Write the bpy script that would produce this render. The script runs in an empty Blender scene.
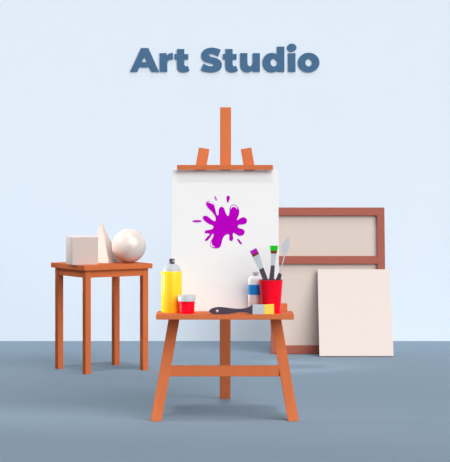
import bpy, bmesh, math
from mathutils import Vector, Matrix
C = bpy.context.scene
COL = C.collection
F, HY, HC = 2000.0, 150.0, 1.4634      # focal length (px), horizon row, eye height (m)

def P(px, py, Y):                       # where a measured point of the room stands, Y metres from the easel's viewer
    return Vector(((px-225.0)*Y/F, Y, HC-(py-HY)*Y/F))
def PX(px, Y): return (px-225.0)*Y/F
def PZ(py, Y): return HC-(py-HY)*Y/F
def lin(c):
    r = []
    for v in c:
        v = v/255.0
        r.append(v/12.92 if v <= .04045 else ((v+.055)/1.055)**2.4)
    return r
# ---------------------------------------------------------------- materials
def mat(name, rgb, rough=.7, spec=.3, metal=0.0, grain=None, amount=.03, alpha=1.0, coat=0.0):
    m = bpy.data.materials.new(name); m.use_nodes = True
    nt = m.node_tree; b = nt.nodes['Principled BSDF']
    c = lin(rgb)
    b.inputs['Roughness'].default_value = rough
    b.inputs['Specular IOR Level'].default_value = spec
    b.inputs['Metallic'].default_value = metal
    b.inputs['Alpha'].default_value = alpha
    b.inputs['Coat Weight'].default_value = coat
    tc = nt.nodes.new('ShaderNodeTexCoord'); mp = nt.nodes.new('ShaderNodeMapping')
    nz = nt.nodes.new('ShaderNodeTexNoise'); cr = nt.nodes.new('ShaderNodeValToRGB')
    mp.inputs['Scale'].default_value = grain or (6, 6, 6)
    nz.inputs['Scale'].default_value = 3.0; nz.inputs['Detail'].default_value = 3.0
    nt.links.new(tc.outputs['Object'], mp.inputs['Vector'])
    nt.links.new(mp.outputs['Vector'], nz.inputs['Vector'])
    nt.links.new(nz.outputs['Fac'], cr.inputs['Fac'])
    cr.color_ramp.elements[0].position = .3; cr.color_ramp.elements[1].position = .7
    cr.color_ramp.elements[0].color = [v*(1-amount) for v in c]+[1]
    cr.color_ramp.elements[1].color = [min(1, v*(1+amount)) for v in c]+[1]
    nt.links.new(cr.outputs['Color'], b.inputs['Base Color'])
    return m
M = {
 'wall':   mat('pale_blue_wall_paint', (226,235,244), .95, .05, amount=.003, grain=(.5,.5,.5)),
 'floor':  mat('blue_grey_floor', (134,152,168), .95, .05, amount=.01, grain=(.6,.6,.6)),
 'letter': mat('slate_blue_letter_paint', (75,110,143), .8, .1),
 'wood':   mat('orange_beech_wood', (210,114,69), .8, .1, grain=(14,14,1.2)),
 'twood':  mat('table_orange_wood', (206,108,62), .8, .1, grain=(14,14,1.2)),
 'canvas': mat('white_primed_canvas', (228,227,226), .9, .05, amount=.004),
 'purple': mat('purple_paint', (174,0,178), .9, .03, amount=.02),
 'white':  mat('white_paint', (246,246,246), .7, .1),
 'plaster':mat('warm_white_plaster', (205,188,179), .55, .3, amount=.006),
 'gloss_plaster':mat('glazed_warm_plaster', (216,202,194), .28, 1.0, amount=.006),
 'redwood':mat('red_brown_stretcher_wood', (166,96,82), .85, .1, grain=(1.2,14,14)),
 'linen':  mat('raw_beige_linen', (213,197,187), .95, .05, amount=.012, grain=(30,30,30)),
 'pink':   mat('blush_primed_canvas', (222,209,203), .95, .05, amount=.005),
 'yellow': mat('yellow_enamel', (252,212,44), .2, .2, amount=.01),
 'grey':   mat('light_grey_plastic', (190,193,196), .4, .2),
 'dark':   mat('dark_plum_lacquer', (74,62,76), .4, .3),
 'red':    mat('bright_red_plastic', (246,3,38), .2, .2, amount=.01),
 'blue':   mat('bright_blue_label', (30,148,240), .5, .2),
 'bottle': mat('off_white_plastic', (246,246,248), .35, .3, amount=.004),
 'metal':  mat('brushed_ferrule_metal', (196,200,203), .45, .4, .15),
 'green':  mat('green_wet_bristle', (8,190,24), .6, .2, grain=(60,60,4), amount=.08),
 'purpleb':mat('purple_wet_bristle', (176,8,176), .6, .2, grain=(60,60,4), amount=.08),
 'brown':  mat('brown_bristle', (120,58,30), .8, .1, grain=(60,60,4), amount=.1),
 'ybrist': mat('yellow_bristle', (250,214,84), .8, .1, grain=(4,60,60), amount=.05),
}
# ---------------------------------------------------------------- helpers
def link(name, me, m, parent=None, smooth=False):
    o = bpy.data.objects.new(name, me); COL.objects.link(o)
    me.materials.append(m)
    if smooth:
        for p in me.polygons: p.use_smooth = True
    if parent is not None:
        o.parent = parent
        o.matrix_parent_inverse = Matrix.Translation(-Vector(parent.location)) if parent.type == 'EMPTY' else Matrix.Identity(4)
    return o
def finish(bm, name, m, parent=None, bevel=0.0, smooth=False, seg=2):
    bmesh.ops.recalc_face_normals(bm, faces=bm.faces)
    if bevel:
        es = [e for e in bm.edges if len(e.link_faces) == 2 and e.calc_face_angle(0) > .6]
        bmesh.ops.bevel(bm, geom=es, offset=bevel, segments=seg, affect='EDGES', clamp_overlap=True)
    me = bpy.data.meshes.new(name); bm.to_mesh(me); bm.free()
    o = link(name, me, m, parent, smooth)
    return o
def hexa(bm, v):                        # v: 4 bottom + 4 top corners in the same order
    vs = [bm.verts.new(p) for p in v]
    for f in ((0,1,2,3),(4,5,6,7),(0,1,5,4),(1,2,6,5),(2,3,7,6),(3,0,4,7)):
        bm.faces.new([vs[i] for i in f])
def box(bm, x0, x1, y0, y1, z0, z1):
    hexa(bm, [(x0,y0,z0),(x1,y0,z0),(x1,y1,z0),(x0,y1,z0),(x0,y0,z1),(x1,y0,z1),(x1,y1,z1),(x0,y1,z1)])
def beam(bm, b, t, w, d, tilt=0.0):     # a leaning post from b to t, feet cut level, top cut on a slant
    b, t = Vector(b), Vector(t)
    def ring(c, k): return [c+Vector((sx*w/2, sy*d/2, k*sx)) for sx, sy in ((-1,-1),(1,-1),(1,1),(-1,1))]
    hexa(bm, ring(b, 0)+ring(t, tilt))
def lathe(bm, c, prof, n=40, caps=True):
    rings = []
    for r, z in prof:
        rings.append([bm.verts.new((c[0]+r*math.cos(2*math.pi*i/n), c[1]+r*math.sin(2*math.pi*i/n), c[2]+z)) for i in range(n)])
    for a, b in zip(rings, rings[1:]):
        for i in range(n): bm.faces.new((a[i], a[(i+1)%n], b[(i+1)%n], b[i]))
    if caps: bm.faces.new(rings[0]); bm.faces.new(rings[-1])
def slab(name, loops, Mx, depth, m, parent=None, bevel=0.0):
    """solid of any outline with holes: loops of (u, v) filled, given thickness, placed by matrix Mx (u, v, outwards)"""
    cu = bpy.data.curves.new('tmp', 'CURVE'); cu.dimensions = '2D'; cu.fill_mode = 'BOTH'
    cu.extrude = depth/2; cu.bevel_depth = bevel
    for lp in loops:
        s = cu.splines.new('POLY'); s.points.add(len(lp)-1); s.use_cyclic_u = True
        for i, (x, y) in enumerate(lp): s.points[i].co = (x, y, 0, 1)
    tmp = bpy.data.objects.new('tmp', cu); COL.objects.link(tmp)
    bpy.context.view_layer.update()
    me = bpy.data.meshes.new_from_object(tmp.evaluated_get(bpy.context.evaluated_depsgraph_get()))
    bpy.data.objects.remove(tmp); bpy.data.curves.remove(cu)
    me.name = name; me.materials.clear()
    me.transform(Mx @ Matrix.Translation((0, 0, depth/2)))
    return link(name, me, m, parent)
def smooth_loop(pts, n=4):              # closed Catmull-Rom
    out = []; N = len(pts)
    for i in range(N):
        p0, p1, p2, p3 = [Vector(pts[(i+k)%N]) for k in (-1, 0, 1, 2)]
        for j in range(n):
            t = j/n
            q = .5*((2*p1)+(p2-p0)*t+(2*p0-5*p1+4*p2-p3)*t*t+(3*p1-p0-3*p2+p3)*t**3)
            out.append((q.x, q.y))
    return out
def ell(cx, cy, rx, ry, n=40): return [(cx+rx*math.cos(2*math.pi*i/n), cy+ry*math.sin(2*math.pi*i/n)) for i in range(n)]
def thing(name, loc, label, cat, group=None):
    o = bpy.data.objects.new(name, None); COL.objects.link(o); o.location = loc; o.empty_display_size = .1
    o['label'] = label; o['category'] = cat
    if group: o['group'] = group
    return o
def tag(o, label, cat, group=None):
    o['label'] = label; o['category'] = cat
    if group: o['group'] = group
    return o
def front(px_per_m_Y, origin):          # plane facing the viewer: u right, v up, outward = towards viewer
    return Matrix.Translation(origin) @ Matrix(((1,0,0,0),(0,0,-1,0),(0,1,0,0),(0,0,0,1)))

# ---------------------------------------------------------------- setting
WY = 15.324
bm = bmesh.new(); box(bm, -7, 7, WY, WY+.12, 0, 4.5)
finish(bm, 'wall_back', M['wall'])['kind'] = 'structure'
bm = bmesh.new(); box(bm, -7, 7, -1.5, WY+.12, -.1, 0)
finish(bm, 'floor', M['floor'])['kind'] = 'structure'

# ---------------------------------------------------------------- lettering on the wall
LY = WY-.01
sign = thing('wall_lettering', P(225, 72, WY), 'large slate-blue raised Art Studio lettering mounted high on the pale blue wall', 'sign')
def letter(name, ox, loops):
    ls = [[(PX(ox+u/7.03, LY), PZ(44+v/7.03, LY)) for u, v in lp] for lp in loops]
    return slab(name, ls, front(0, (0, WY, 0)), .01, M['letter'], sign)
letter('letter_a', 128, [[(15,195),(92,28),(144,28),(218,195),(166,195),(152,163),(80,163),(66,195)], [(117,88),(97,127),(137,127)]])
letter('letter_r', 128, [[(224,64),(272,64),(272,82),(284,70),(298,64),(316,62),(316,109),(304,108),(288,112),(278,122),(276,138),(276,195),(224,195)]])
T = [(346,35),(396,35),(396,70),(424,70),(424,108),(396,108),(396,143),(400,154),(409,157),(421,152),(433,188),(416,196),(394,199),(370,196),(354,184),(347,166),(346,146),(346,108),(328,108),(328,70),(346,70)]
letter('letter_t', 128, [T])
S = [(203,40),(185,85),(165,75),(142,68),(125,70),(119,79),(128,88),(150,93),(178,101),(199,115),(211,136),(209,162),(196,182),(175,194),(148,199),(112,198),(84,192),(62,180),(82,138),(105,150),(130,157),(148,156),(156,147),(147,137),(118,131),(92,124),(74,109),(66,90),(68,64),(84,41),(110,28),(140,24),(172,29)]
letter('letter_s', 192, [S])
letter('letter_t', 192, [[(u-110, v) for u, v in T]])
letter('letter_u', 192, [[(340,64),(390,64),(390,133),(394,149),(408,157),(422,149),(428,132),(428,64),(478,64),(478,195),(430,195),(430,182),(414,195),(392,199),(366,193),(348,176),(341,154),(340,138)]])
letter('letter_d', 256, [[(148,18),(200,18),(200,195),(151,195),(151,184),(136,196),(110,199),(82,192),(61,174),(49,148),(48,116),(60,87),(82,68),(110,61),(134,65),(148,75)], ell(126,130,24,27)])
letter('letter_i', 256, [[(226,64),(278,64),(278,195),(226,195)], ell(252,25,33,28)])
letter('letter_o', 256, [ell(371,130,76,69), ell(371,130,24,27)])

# ---------------------------------------------------------------- easel
EY = 10.8
lean_b, lean_t = P(225, 421, EY), 11.15
def leanY(py): return 10.8+(421-py)/273.0*.35
easel = thing('easel', (0, 11.1, 0), 'orange wooden tripod easel standing on the floor with a tray of paints', 'easel')
W = 10.9*EY/F
for sg, fx, tx in ((-1, 156.1, 204.2), (1, 293.4, 246.0)):
    bm = bmesh.new()
    b = Vector((PX(fx, EY), EY, 0)); t = P(tx, 148.3, 11.15)
    beam(bm, b, t, W, .032, .005*sg)
    finish(bm, 'leg', M['wood'], easel, .002)
bm = bmesh.new()                        # mast, from the tray up
beam(bm, P(225.3, 311, leanY(311)), P(225.6, 107.3, leanY(107.3)+.0), 11*11.1/F, .032)
finish(bm, 'mast', M['wood'], easel, .002)
bm = bmesh.new()                        # hinged rear leg
RY = 271*10.8/248.5
beam(bm, Vector((PX(225.1, RY), RY, 0)), P(225.3, 190, 11.17), 10.6*RY/F, .036)
finish(bm, 'rear_leg', M['wood'], easel, .002)
bm = bmesh.new()                        # crossbar between front legs
y = leanY(371)
box(bm, PX(168, y), PX(281.5, y), y-.012, y+.016, PZ(376.2, y), PZ(365.6, y))
finish(bm, 'crossbar', M['wood'], easel, .002)
TZ = .5845                              # tray top
bm = bmesh.new()
box(bm, PX(156, 10.68), PX(294, 10.68), 10.68, 10.925, PZ(319.7, 10.68), TZ)
finish(bm, 'tray', M['wood'], easel, .0025)
bm = bmesh.new()                        # ledge bar behind the canvas
box(bm, PX(163, 10.93), PX(287.3, 10.93), 10.931, 10.965, TZ-.012, PZ(303.7, 10.93))
finish(bm, 'ledge_bar', M['wood'], easel, .002)
bm = bmesh.new()                        # top clamp bar
box(bm, PX(177, 11.05), PX(273, 11.05), 11.05, leanY(168)+.0, PZ(170.0, 11.05), PZ(165, 11.05))
finish(bm, 'top_clamp', M['wood'], easel, .002)

# canvas on the easel: leaning slab, its own frame of reference (u right, v up the slope, n out)
cb = Vector((0, 10.893, TZ)); zt = PZ(170.2, 11.09)
up = Vector((0, 11.085-10.893, zt-TZ)); CH = up.length; up.normalize()
nrm = Vector((1,0,0)).cross(up)         # points to the viewer
if nrm.y > 0: nrm = -nrm
CM = Matrix(((1, up.x, nrm.x, cb.x), (0, up.y, nrm.y, cb.y), (0, up.z, nrm.z, cb.z), (0,0,0,1)))
bm = bmesh.new()
box(bm, PX(171.3, 10.99), PX(278.7, 10.99), 0, CH, -.02, 0)   # u, v, n
for v in bm.verts: v.co = CM @ v.co
canvas = finish(bm, 'canvas', M['canvas'], None, .0015)
tag(canvas, 'white canvas with a purple paint splat standing upright on the easel', 'canvas')
def cuv(px, py):                        # picture point -> (u, v) on the canvas
    d = Vector(((px-225)/F, 1, -(py-HY)/F)); o = Vector((0, 0, HC))
    t = (cb-o).dot(nrm)/d.dot(nrm); q = o+d*t-cb
    return (q.x, q.dot(up))
def blot(loop): return [cuv(200+a/7.7, 190+b/7.7) for a, b in loop]
SP = [(145,152),(155,134),(172,130),(186,142),(194,166),(205,190),(215,200),(224,188),(229,160),(230,138),(241,120),(262,112),(285,125),(300,150),(302,180),(292,210),(284,232),(300,226),(318,214),(340,210),(358,222),(362,242),(350,260),(325,266),(300,268),(290,283),(302,294),(325,300),(343,315),(340,338),(320,352),(295,350),(275,338),(258,330),(252,346),(257,370),(250,388),(236,392),(225,378),(228,355),(221,341),(205,342),(186,355),(173,380),(166,410),(155,438),(130,450),(100,445),(80,425),(83,395),(98,370),(106,345),(97,338),(82,360),(62,385),(45,394),(40,382),(55,362),(76,340),(60,334),(42,334),(36,322),(50,310),(80,306),(98,297),(104,282),(95,271),(70,262),(45,245),(26,226),(22,208),(38,198),(60,204),(85,225),(105,238),(119,237),(121,215),(110,190),(90,165),(65,140),(49,116),(47,97),(65,85),(90,92),(108,115),(118,150),(128,186),(138,196),(144,180)]
drops = [[(205,72),(207,50),(217,44),(229,52),(228,72),(213,98)],
         [(113,50),(119,50),(127,64),(130,82),(121,74)],
         [(286,376),(296,378),(310,392),(323,411),(316,419),(300,404)]]
loops = [blot(smooth_loop(SP))]+[blot(smooth_loop(d)) for d in drops]
loops.append([cuv(a, b) for a, b in ell(197, 221.2, 4.8, 1.1, 20)])
splat = slab('paint_splat', loops, CM, .002, M['purple'], canvas)
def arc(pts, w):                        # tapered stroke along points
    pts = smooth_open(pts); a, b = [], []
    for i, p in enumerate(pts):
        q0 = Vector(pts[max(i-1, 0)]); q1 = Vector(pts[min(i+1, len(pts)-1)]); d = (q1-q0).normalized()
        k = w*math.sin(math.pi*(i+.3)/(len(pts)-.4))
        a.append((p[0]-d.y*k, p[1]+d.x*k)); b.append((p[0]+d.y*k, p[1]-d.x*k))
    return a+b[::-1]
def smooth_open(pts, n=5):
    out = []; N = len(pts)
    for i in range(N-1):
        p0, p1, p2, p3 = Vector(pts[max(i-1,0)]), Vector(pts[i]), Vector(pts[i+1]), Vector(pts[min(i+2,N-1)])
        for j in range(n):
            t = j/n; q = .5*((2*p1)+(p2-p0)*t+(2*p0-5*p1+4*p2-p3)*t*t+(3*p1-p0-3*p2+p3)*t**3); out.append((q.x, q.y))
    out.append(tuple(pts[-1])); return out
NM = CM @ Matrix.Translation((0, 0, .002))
for pts, w in (([(238,150),(243,132),(260,124),(278,133),(286,148)], 5), ([(58,101),(72,94),(90,100),(98,112)], 4.5), ([(90,398),(85,415),(95,432),(116,441)], 4.5)):  # glints on the splat, painted as white arcs
    slab('painted_highlight', [blot(arc(pts, w))], NM, .001, M['white'], splat)['label'] = 'thin white arc painted as a highlight on the splat'

# ---------------------------------------------------------------- things on the tray
def lathe_obj(name, px, Y, prof, m, parent, n=48, smooth=True, z=TZ, caps=True):
    bm = bmesh.new(); lathe(bm, (PX(px, Y), Y, z), prof, n, caps)
    o = finish(bm, name, m, parent, smooth=smooth)
    if smooth:
        md = o.modifiers.new('es', 'EDGE_SPLIT'); md.split_angle = math.radians(35)
    return o
def H(py, Y): return PZ(py, Y)-TZ
# spray can
Y = 10.83; can = thing('spray_can', (PX(171.6, Y), Y, TZ), 'tall yellow spray can with grey shoulder and dark nozzle on the easel tray', 'spray can')
s = Y/F; hb = H(271, Y); hd = H(264, Y)
lathe_obj('body', 171.6, Y, [(9.9*s,0),(10.4*s,.004),(10.4*s,hb-.012),(10.0*s,hb-.004),(9.3*s,hb)], M['yellow'], can)
lathe_obj('shoulder', 171.6, Y, [(9.3*s,hb),(9.1*s,hb+.010),(8.2*s,hb+.022),(6.4*s,hb+.031),(3.4*s,hd),(3.2*s,hd+.001)], M['grey'], can)
nz = lathe_obj('nozzle', 171.9, Y, [(2.8*s,hd),(2.8*s,H(259.6,Y)),(2.3*s,H(258.7,Y))], M['dark'], can)
bm = bmesh.new()
bmesh.ops.create_uvsphere(bm, u_segments=16, v_segments=10, radius=.7*s)
bmesh.ops.translate(bm, verts=bm.verts, vec=P(173.4, 261.2, Y-2.5*s))
finish(bm, 'spray_hole', M['white'], nz, smooth=True)
# red paint jar
Y = 10.752; jar = thing('paint_jar', (PX(186.8, Y), Y, TZ), 'small red paint jar with a light grey lid in front of the yellow spray can', 'jar')
s = Y/F; hl = H(300.9, Y)
lathe_obj('body', 186.8, Y, [(7.2*s,0),(7.5*s,.002),(8.2*s,hl)], M['red'], jar)
lathe_obj('lid', 186.8, Y, [(8.9*s,hl),(8.9*s,H(295.6,Y)),(8.5*s,H(295,Y))], M['grey'], jar)
# paint bottle
Y = 10.853; bot = thing('paint_bottle', (PX(255.2, Y), Y, TZ), 'white paint bottle with a blue label band, behind the red cup', 'bottle')
s = Y/F
lathe_obj('body', 255.2, Y, [(6.7*s,0),(7*s,.003),(7*s,H(280,Y)),(6.4*s,H(278,Y)),(4*s,H(276.2,Y)),(2.8*s,H(275.6,Y))], M['bottle'], bot)
lathe_obj('label_band', 255.2, Y, [(7.15*s,H(294.4,Y)),(7.15*s,H(284.4,Y))], M['blue'], bot, caps=False)
lathe_obj('cap', 255.2, Y, [(2.7*s,H(275.8,Y)),(2.9*s,H(275,Y)),(3.6*s,H(274.3,Y)),(3.6*s,H(272.3,Y)),(3.1*s,H(271.8,Y))], M['grey'], bot)
# red cup (open, hollow)
Y = 10.775; s = Y/F; ht = H(279.8, Y)
bm = bmesh.new()
lathe(bm, (PX(270.9, Y), Y, TZ), [(9.4*s,0),(12*s,ht),(11.4*s,ht),(8.9*s,.006)], 56)
cup = finish(bm, 'brush_cup', M['red'], None, smooth=True)
cup.modifiers.new('es', 'EDGE_SPLIT').split_angle = math.radians(35)
tag(cup, 'tapered bright red cup holding upright brushes at the right of the tray', 'cup')

def flat_piece(name, quad, Y, th, m, parent, bevel=.0012):   # outline in px at depth Y, real thickness th
    c = [(PX(a, Y), PZ(b, Y)) for a, b in quad]
    bm = bmesh.new()
    f = [bm.verts.new((x, Y-th/2, z)) for x, z in c]; g = [bm.verts.new((x, Y+th/2, z)) for x, z in c]
    n = len(c)
    bm.faces.new(f); bm.faces.new(g[::-1])
    for i in range(n): bm.faces.new((f[i], f[(i+1)%n], g[(i+1)%n], g[i]))
    return finish(bm, name, m, parent, bevel)
def ext(a, b, y):                       # continue the line a-b to row y
    t = (y-a[1])/(b[1]-a[1]); return (a[0]+(b[0]-a[0])*t, y)
# purple brush
Y = 10.755
pb = thing('paintbrush', P(274, 303, Y), 'slim brush with a purple paint-loaded tip leaning left in the red cup', 'paintbrush', )
flat_piece('bristles', [(249.8,251.4),(256.2,248),(258.2,251.7),(251.9,255.2)], Y, .018, M['purpleb'], pb)
flat_piece('bristle_root', [(251.9,255.2),(258.2,251.7),(259.1,253.5),(252.9,257.2)], Y, .018, M['brown'], pb)
flat_piece('ferrule', [(252.9,257.2),(259.1,253.5),(263.5,267.6),(259,269.6)], Y, .015, M['metal'], pb)
flat_piece('handle', [(259,269.6),(263.5,267.6),(268,279.4),ext((263.5,267.6),(267.9,279.4),304),(273.5,306),ext((259,269.6),(262.6,279.4),304)], Y, .016, M['dark'], pb)
# green brush
Y = 10.775
gb = thing('paintbrush', P(270, 305, Y), 'upright brush with a bright green paint-loaded tip in the red cup', 'paintbrush')
flat_piece('bristles', [(269.9,245.6),(278,245.6),(277.3,250.8),(270.4,250.8)], Y, .018, M['green'], gb)
flat_piece('bristle_root', [(270.4,250.8),(277.3,250.8),(276.6,253.3),(270.9,253.3)], Y, .018, M['brown'], gb)
flat_piece('ferrule', [(270.9,253.3),(276.6,253.3),(274.8,265.4),(270.9,265.4)], Y, .013, M['metal'], gb)
flat_piece('handle', [(270.9,265.4),(274.8,265.4),(274,279.5),(272.2,306),(268.2,306),(269,279.5)], Y, .015, M['dark'], gb)
# palette knife
Y = 10.795
kn = thing('palette_knife', P(272, 305, Y), 'palette knife with a pale leaf-shaped steel blade standing in the red cup', 'palette knife')
flat_piece('blade', [(284.4,256.5),(281.8,252.8),(281,249.5),(282.5,243.3),(288.4,236.6),(289.6,241),(289.4,247),(287.2,252.3),(285.2,255.2)], Y, .003, M['metal'], kn, .0005)
bm = bmesh.new(); beam(bm, P(280, 274.5, Y), P(284.5, 255.3, Y), 1.1*Y/F, .006)
finish(bm, 'shank', M['metal'], kn, .001)
flat_piece('handle', [(278.6,272.6),(281.8,274.3),(280.7,279.4),(274.2,306),(269.5,306),(275.8,279.4)], Y, .015, M['dark'], kn)
# flat brush lying on its edge
Y = 10.695
fb = thing('flat_paintbrush', (PX(240, Y), Y, TZ), 'wide flat brush with dark handle and yellow bristles lying along the tray', 'paintbrush')
D = 2.0                                  # drop from the row measured to the tray's near side
hd = [(209,309.2),(210.5,307.3),(213.5,305.8),(218,305),(224,305.3),(232,306.3),(240,306.8),(246,306),(250,304.5),(252.8,302.9),(252.8,312.2),(249,311.2),(245,310.3),(240,310.3),(232,311.3),(224,312.3),(218,312.4),(213.5,311.9),(210.5,310.8)]
fl = [(PX(a, Y), PZ(b+D, Y)) for a, b in smooth_loop(hd, 3)]
hole = [(PX(217.3, Y)+.0075*math.cos(t*.3142), PZ(309+D, Y)+.0075*math.sin(t*.3142)) for t in range(20)]
slab('handle', [fl, hole], front(0, (0, Y+.007, 0)), .013, M['dark'], fb)
flat_piece('ferrule', [(252.4,302.4+D),(264.2,302.4+D),(264.2,312.3+D),(252.4,312.3+D)], Y, .015, M['metal'], fb)
flat_piece('bristles', [(264.2,302.6+D),(274,302.1+D),(274,312.3+D),(264.2,312.2+D)], Y, .013, M['ybrist'], fb)

# ---------------------------------------------------------------- table
a = math.radians(33); TB = Vector((PX(85.5, 13.04), 13.04, 0))
ux = Vector((math.cos(a), math.sin(a), 0))     # along the front
uy = Vector((-math.sin(a), math.cos(a), 0))    # along the left side, going back
sc = F/13.25
Wt, Lt, lw = 60.3/math.cos(a)/sc, 34.5/math.sin(a)/sc, .041
def tb(bm, u0, u1, v0, v1, z0, z1):
    q = [TB+ux*u+uy*v for u, v in ((u0,v0),(u1,v0),(u1,v1),(u0,v1))]
    hexa(bm, [p+Vector((0,0,z0)) for p in q]+[p+Vector((0,0,z1)) for p in q])
table = thing('side_table', TB+ux*Wt/2+uy*Lt/2, 'small orange wooden table standing left of the easel carrying plaster solids', 'table')
ztop = PZ(265.6, 13.04); zb = PZ(270.6, 13.04)
for u in (0, Wt-lw):
    for v in (0, Lt-lw):
        bm = bmesh.new(); tb(bm, u, u+lw, v, v+lw, 0, zb); finish(bm, 'leg', M['twood'], table, .0015)
ov = .021
bm = bmesh.new(); tb(bm, -ov, Wt+ov, -ov, Lt+ov, zb, ztop); finish(bm, 'tabletop', M['twood'], table, .002)
za = PZ(278, 13.04); e = .004
bm = bmesh.new()
tb(bm, lw, Wt-lw, e, .022, za, zb); tb(bm, lw, Wt-lw, Lt-.022, Lt-e, za, zb)
tb(bm, e, .022, lw, Lt-lw, za, zb); tb(bm, Wt-.022, Wt-e, lw, Lt-lw, za, zb)
finish(bm, 'apron', M['twood'], table)

# plaster solids
def solid_base(cx, cy, rot, sz): return [Vector((cx, cy, 0))+Matrix.Rotation(rot, 3, 'Z')@Vector((sx*sz/2, sy*sz/2, 0)) for sx, sy in ((-1,-1),(1,-1),(1,1),(-1,1))]
Y = 13.20; sz = 26.6*Y/F
b = solid_base(PX(82, Y), Y, math.radians(18), sz)
bm = bmesh.new(); hexa(bm, [p+Vector((0,0,ztop)) for p in b]+[p+Vector((0,0,PZ(236.5,Y))) for p in b])
o = finish(bm, 'plaster_cube', M['plaster'], None, .002)
tag(o, 'off-white plaster cube on the left of the small table', 'cube')
Y = 13.44; sz = 26*Y/F
b = solid_base(PX(103, Y), Y, math.radians(-23), sz)
bm = bmesh.new()
vs = [bm.verts.new(p+Vector((0,0,ztop))) for p in b]; ap = bm.verts.new((PX(101.5, Y), Y, PZ(221.5, Y)))
bm.faces.new(vs)
for i in range(4): bm.faces.new((vs[i], vs[(i+1)%4], ap))
o = finish(bm, 'plaster_pyramid', M['plaster'], None)
tag(o, 'tall off-white plaster pyramid between the cube and the ball', 'pyramid')
Y = 13.34; r = 17.2*Y/F
bm = bmesh.new(); bmesh.ops.create_uvsphere(bm, u_segments=64, v_segments=32, radius=r)
bmesh.ops.translate(bm, verts=bm.verts, vec=(PX(128.8, Y), Y, ztop+r))
o = finish(bm, 'plaster_ball', M['gloss_plaster'], None, smooth=True)
tag(o, 'glossy off-white plaster ball at the right of the small table', 'ball')

# ---------------------------------------------------------------- stretcher frame and leaning canvas
def slope(Y0, Y1, z1):
    u = Vector((0, Y1-Y0, z1)).normalized(); n = Vector((0, -u.z, u.y))
    return Matrix(((1, u.x, n.x, 0), (0, u.y, n.y, Y0), (0, u.z, n.z, 0), (0,0,0,1)))
Y0, Y1 = 14.35, 14.52
ft = PZ(207.7, Y1); SM = slope(Y0, Y1, ft); L = math.hypot(Y1-Y0, ft); k = L/(354-207.7)
def sb(bm, x0, x1, r0, r1, n0, n1, Yr=14.43):   # rows r0 (low) to r1 (high) up the slope
    q = []
    for n in (n0, n1):
        for x, r in ((x0,r0),(x1,r0),(x1,r1),(x0,r1)): q.append(SM @ Vector((PX(x, Yr), (354-r)*k, n)))
    hexa(bm, q)
fr = thing('stretcher_frame', (PX(327.5, 14.4), 14.4, 0), 'large red-brown stretcher frame showing beige canvas back, standing behind the easel', 'canvas frame')
for nm, q in (('top_rail',(270.5,385.2,215.8,207.7)), ('middle_rail',(278.5,377.6,264.5,256.6)), ('bottom_rail',(270.5,385.2,354,345.6)), ('side_rail',(270.5,278.5,345.6,215.8)), ('side_rail',(377.6,385.2,345.6,215.8))):
    bm = bmesh.new(); sb(bm, q[0], q[1], q[2], q[3], -.012, .014); finish(bm, nm, M['redwood'], fr, .0015)
bm = bmesh.new(); sb(bm, 271, 384.7, 353.5, 208.2, -.02, -.0125); finish(bm, 'linen_back', M['linen'], fr)
for x in (292, 362):                    # hinged struts that hold it up
    bm = bmesh.new(); beam(bm, (PX(x, 14.9), 14.98, 0), (PX(x, 14.5), 14.513, .78), .03, .02); finish(bm, 'rear_strut', M['redwood'], fr)
Yb = 14.13; zt = PZ(270.6, 14.40)
yt = Y0+(Y1-Y0)*zt/ft-.022
SM2 = slope(Yb, yt, zt); L2 = math.hypot(yt-Yb, zt)
bm = bmesh.new(); w0, w1 = PX(318.6, 14.25), PX(392.2, 14.25)
box(bm, w0, w1, 0, L2, -.018, 0)
for v in bm.verts: v.co = SM2 @ v.co
zmin = min(v.co.z for v in bm.verts)
for v in bm.verts: v.co.z -= zmin
o = finish(bm, 'blank_canvas', M['pink'], None, .0015)
tag(o, 'blank blush-white canvas leaning against the lower right of the red-brown frame', 'canvas')

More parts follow.
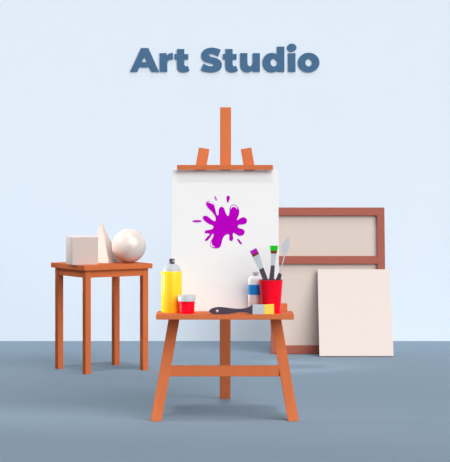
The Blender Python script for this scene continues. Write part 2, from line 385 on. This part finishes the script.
# ---------------------------------------------------------------- light
w = bpy.data.worlds.new('world'); C.world = w; w.use_nodes = True
bg = w.node_tree.nodes['Background']; bg.inputs['Color'].default_value = (1, 1, 1, 1); bg.inputs['Strength'].default_value = .2
def sun(name, az, el, e, ang):          # az: to the right of the viewer
    l = bpy.data.lights.new(name, 'SUN'); l.energy = e; l.angle = math.radians(ang)
    o = bpy.data.objects.new(name, l); COL.objects.link(o)
    a_, e_ = math.radians(az), math.radians(el)
    d = Vector((math.sin(a_)*math.cos(e_), -math.cos(a_)*math.cos(e_), math.sin(e_)))
    o.rotation_euler = d.to_track_quat('Z', 'Y').to_euler(); return o
sun('soft_key_sun', 35, 29, 3.1, 56)  # added broad key, no window; angled to leave the table's left faces dark
sun('skylight', 0, 76, .85, 4)
def area(name, loc, to, sx, sy, e, spread=180):
    l = bpy.data.lights.new(name, 'AREA'); l.shape = 'RECTANGLE'; l.size = sx; l.size_y = sy; l.energy = e; l.spread = math.radians(spread)
    o = bpy.data.objects.new(name, l); COL.objects.link(o); o.location = loc
    o.rotation_euler = (Vector(loc)-Vector(to)).to_track_quat('Z', 'Y').to_euler(); return o
# added spot out of view at upper left, brightens the solids' left faces
l = bpy.data.lights.new('plaster_fill_spot', 'SPOT'); l.energy = 600; l.spot_size = math.radians(9); l.spot_blend = .1; l.shadow_soft_size = .2
o = bpy.data.objects.new('plaster_fill_spot', l); COL.objects.link(o)
tgt = Vector((PX(108, 13.35), 13.33, ztop+.085))
o.location = tgt + Vector((-math.cos(math.radians(38)), -.12, math.sin(math.radians(38))))*3.2
o.rotation_euler = (o.location-tgt).to_track_quat('Z', 'Y').to_euler()
# added unseen strip lamp, gives cup, can and jar their highlight streaks
area('streak_fill', (-3.1, 11.2, .85), (0, 10.8, .75), .25, 1.2, 7.5, 40)

# ---------------------------------------------------------------- camera
cam = bpy.data.cameras.new('camera'); co = bpy.data.objects.new('camera', cam); COL.objects.link(co)
co.location = (0, 0, HC); co.rotation_euler = (math.radians(90), 0, 0)
cam.sensor_fit = 'HORIZONTAL'; cam.sensor_width = 36; cam.lens = F/450*36
cam.shift_y = -(231-HY)/450; cam.clip_end = 100
C.camera = co
C.view_settings.view_transform = 'Standard'; C.view_settings.look = 'None'
C.view_settings.gamma = 1; C.view_settings.use_curve_mapping = False; C.view_settings.exposure = 0
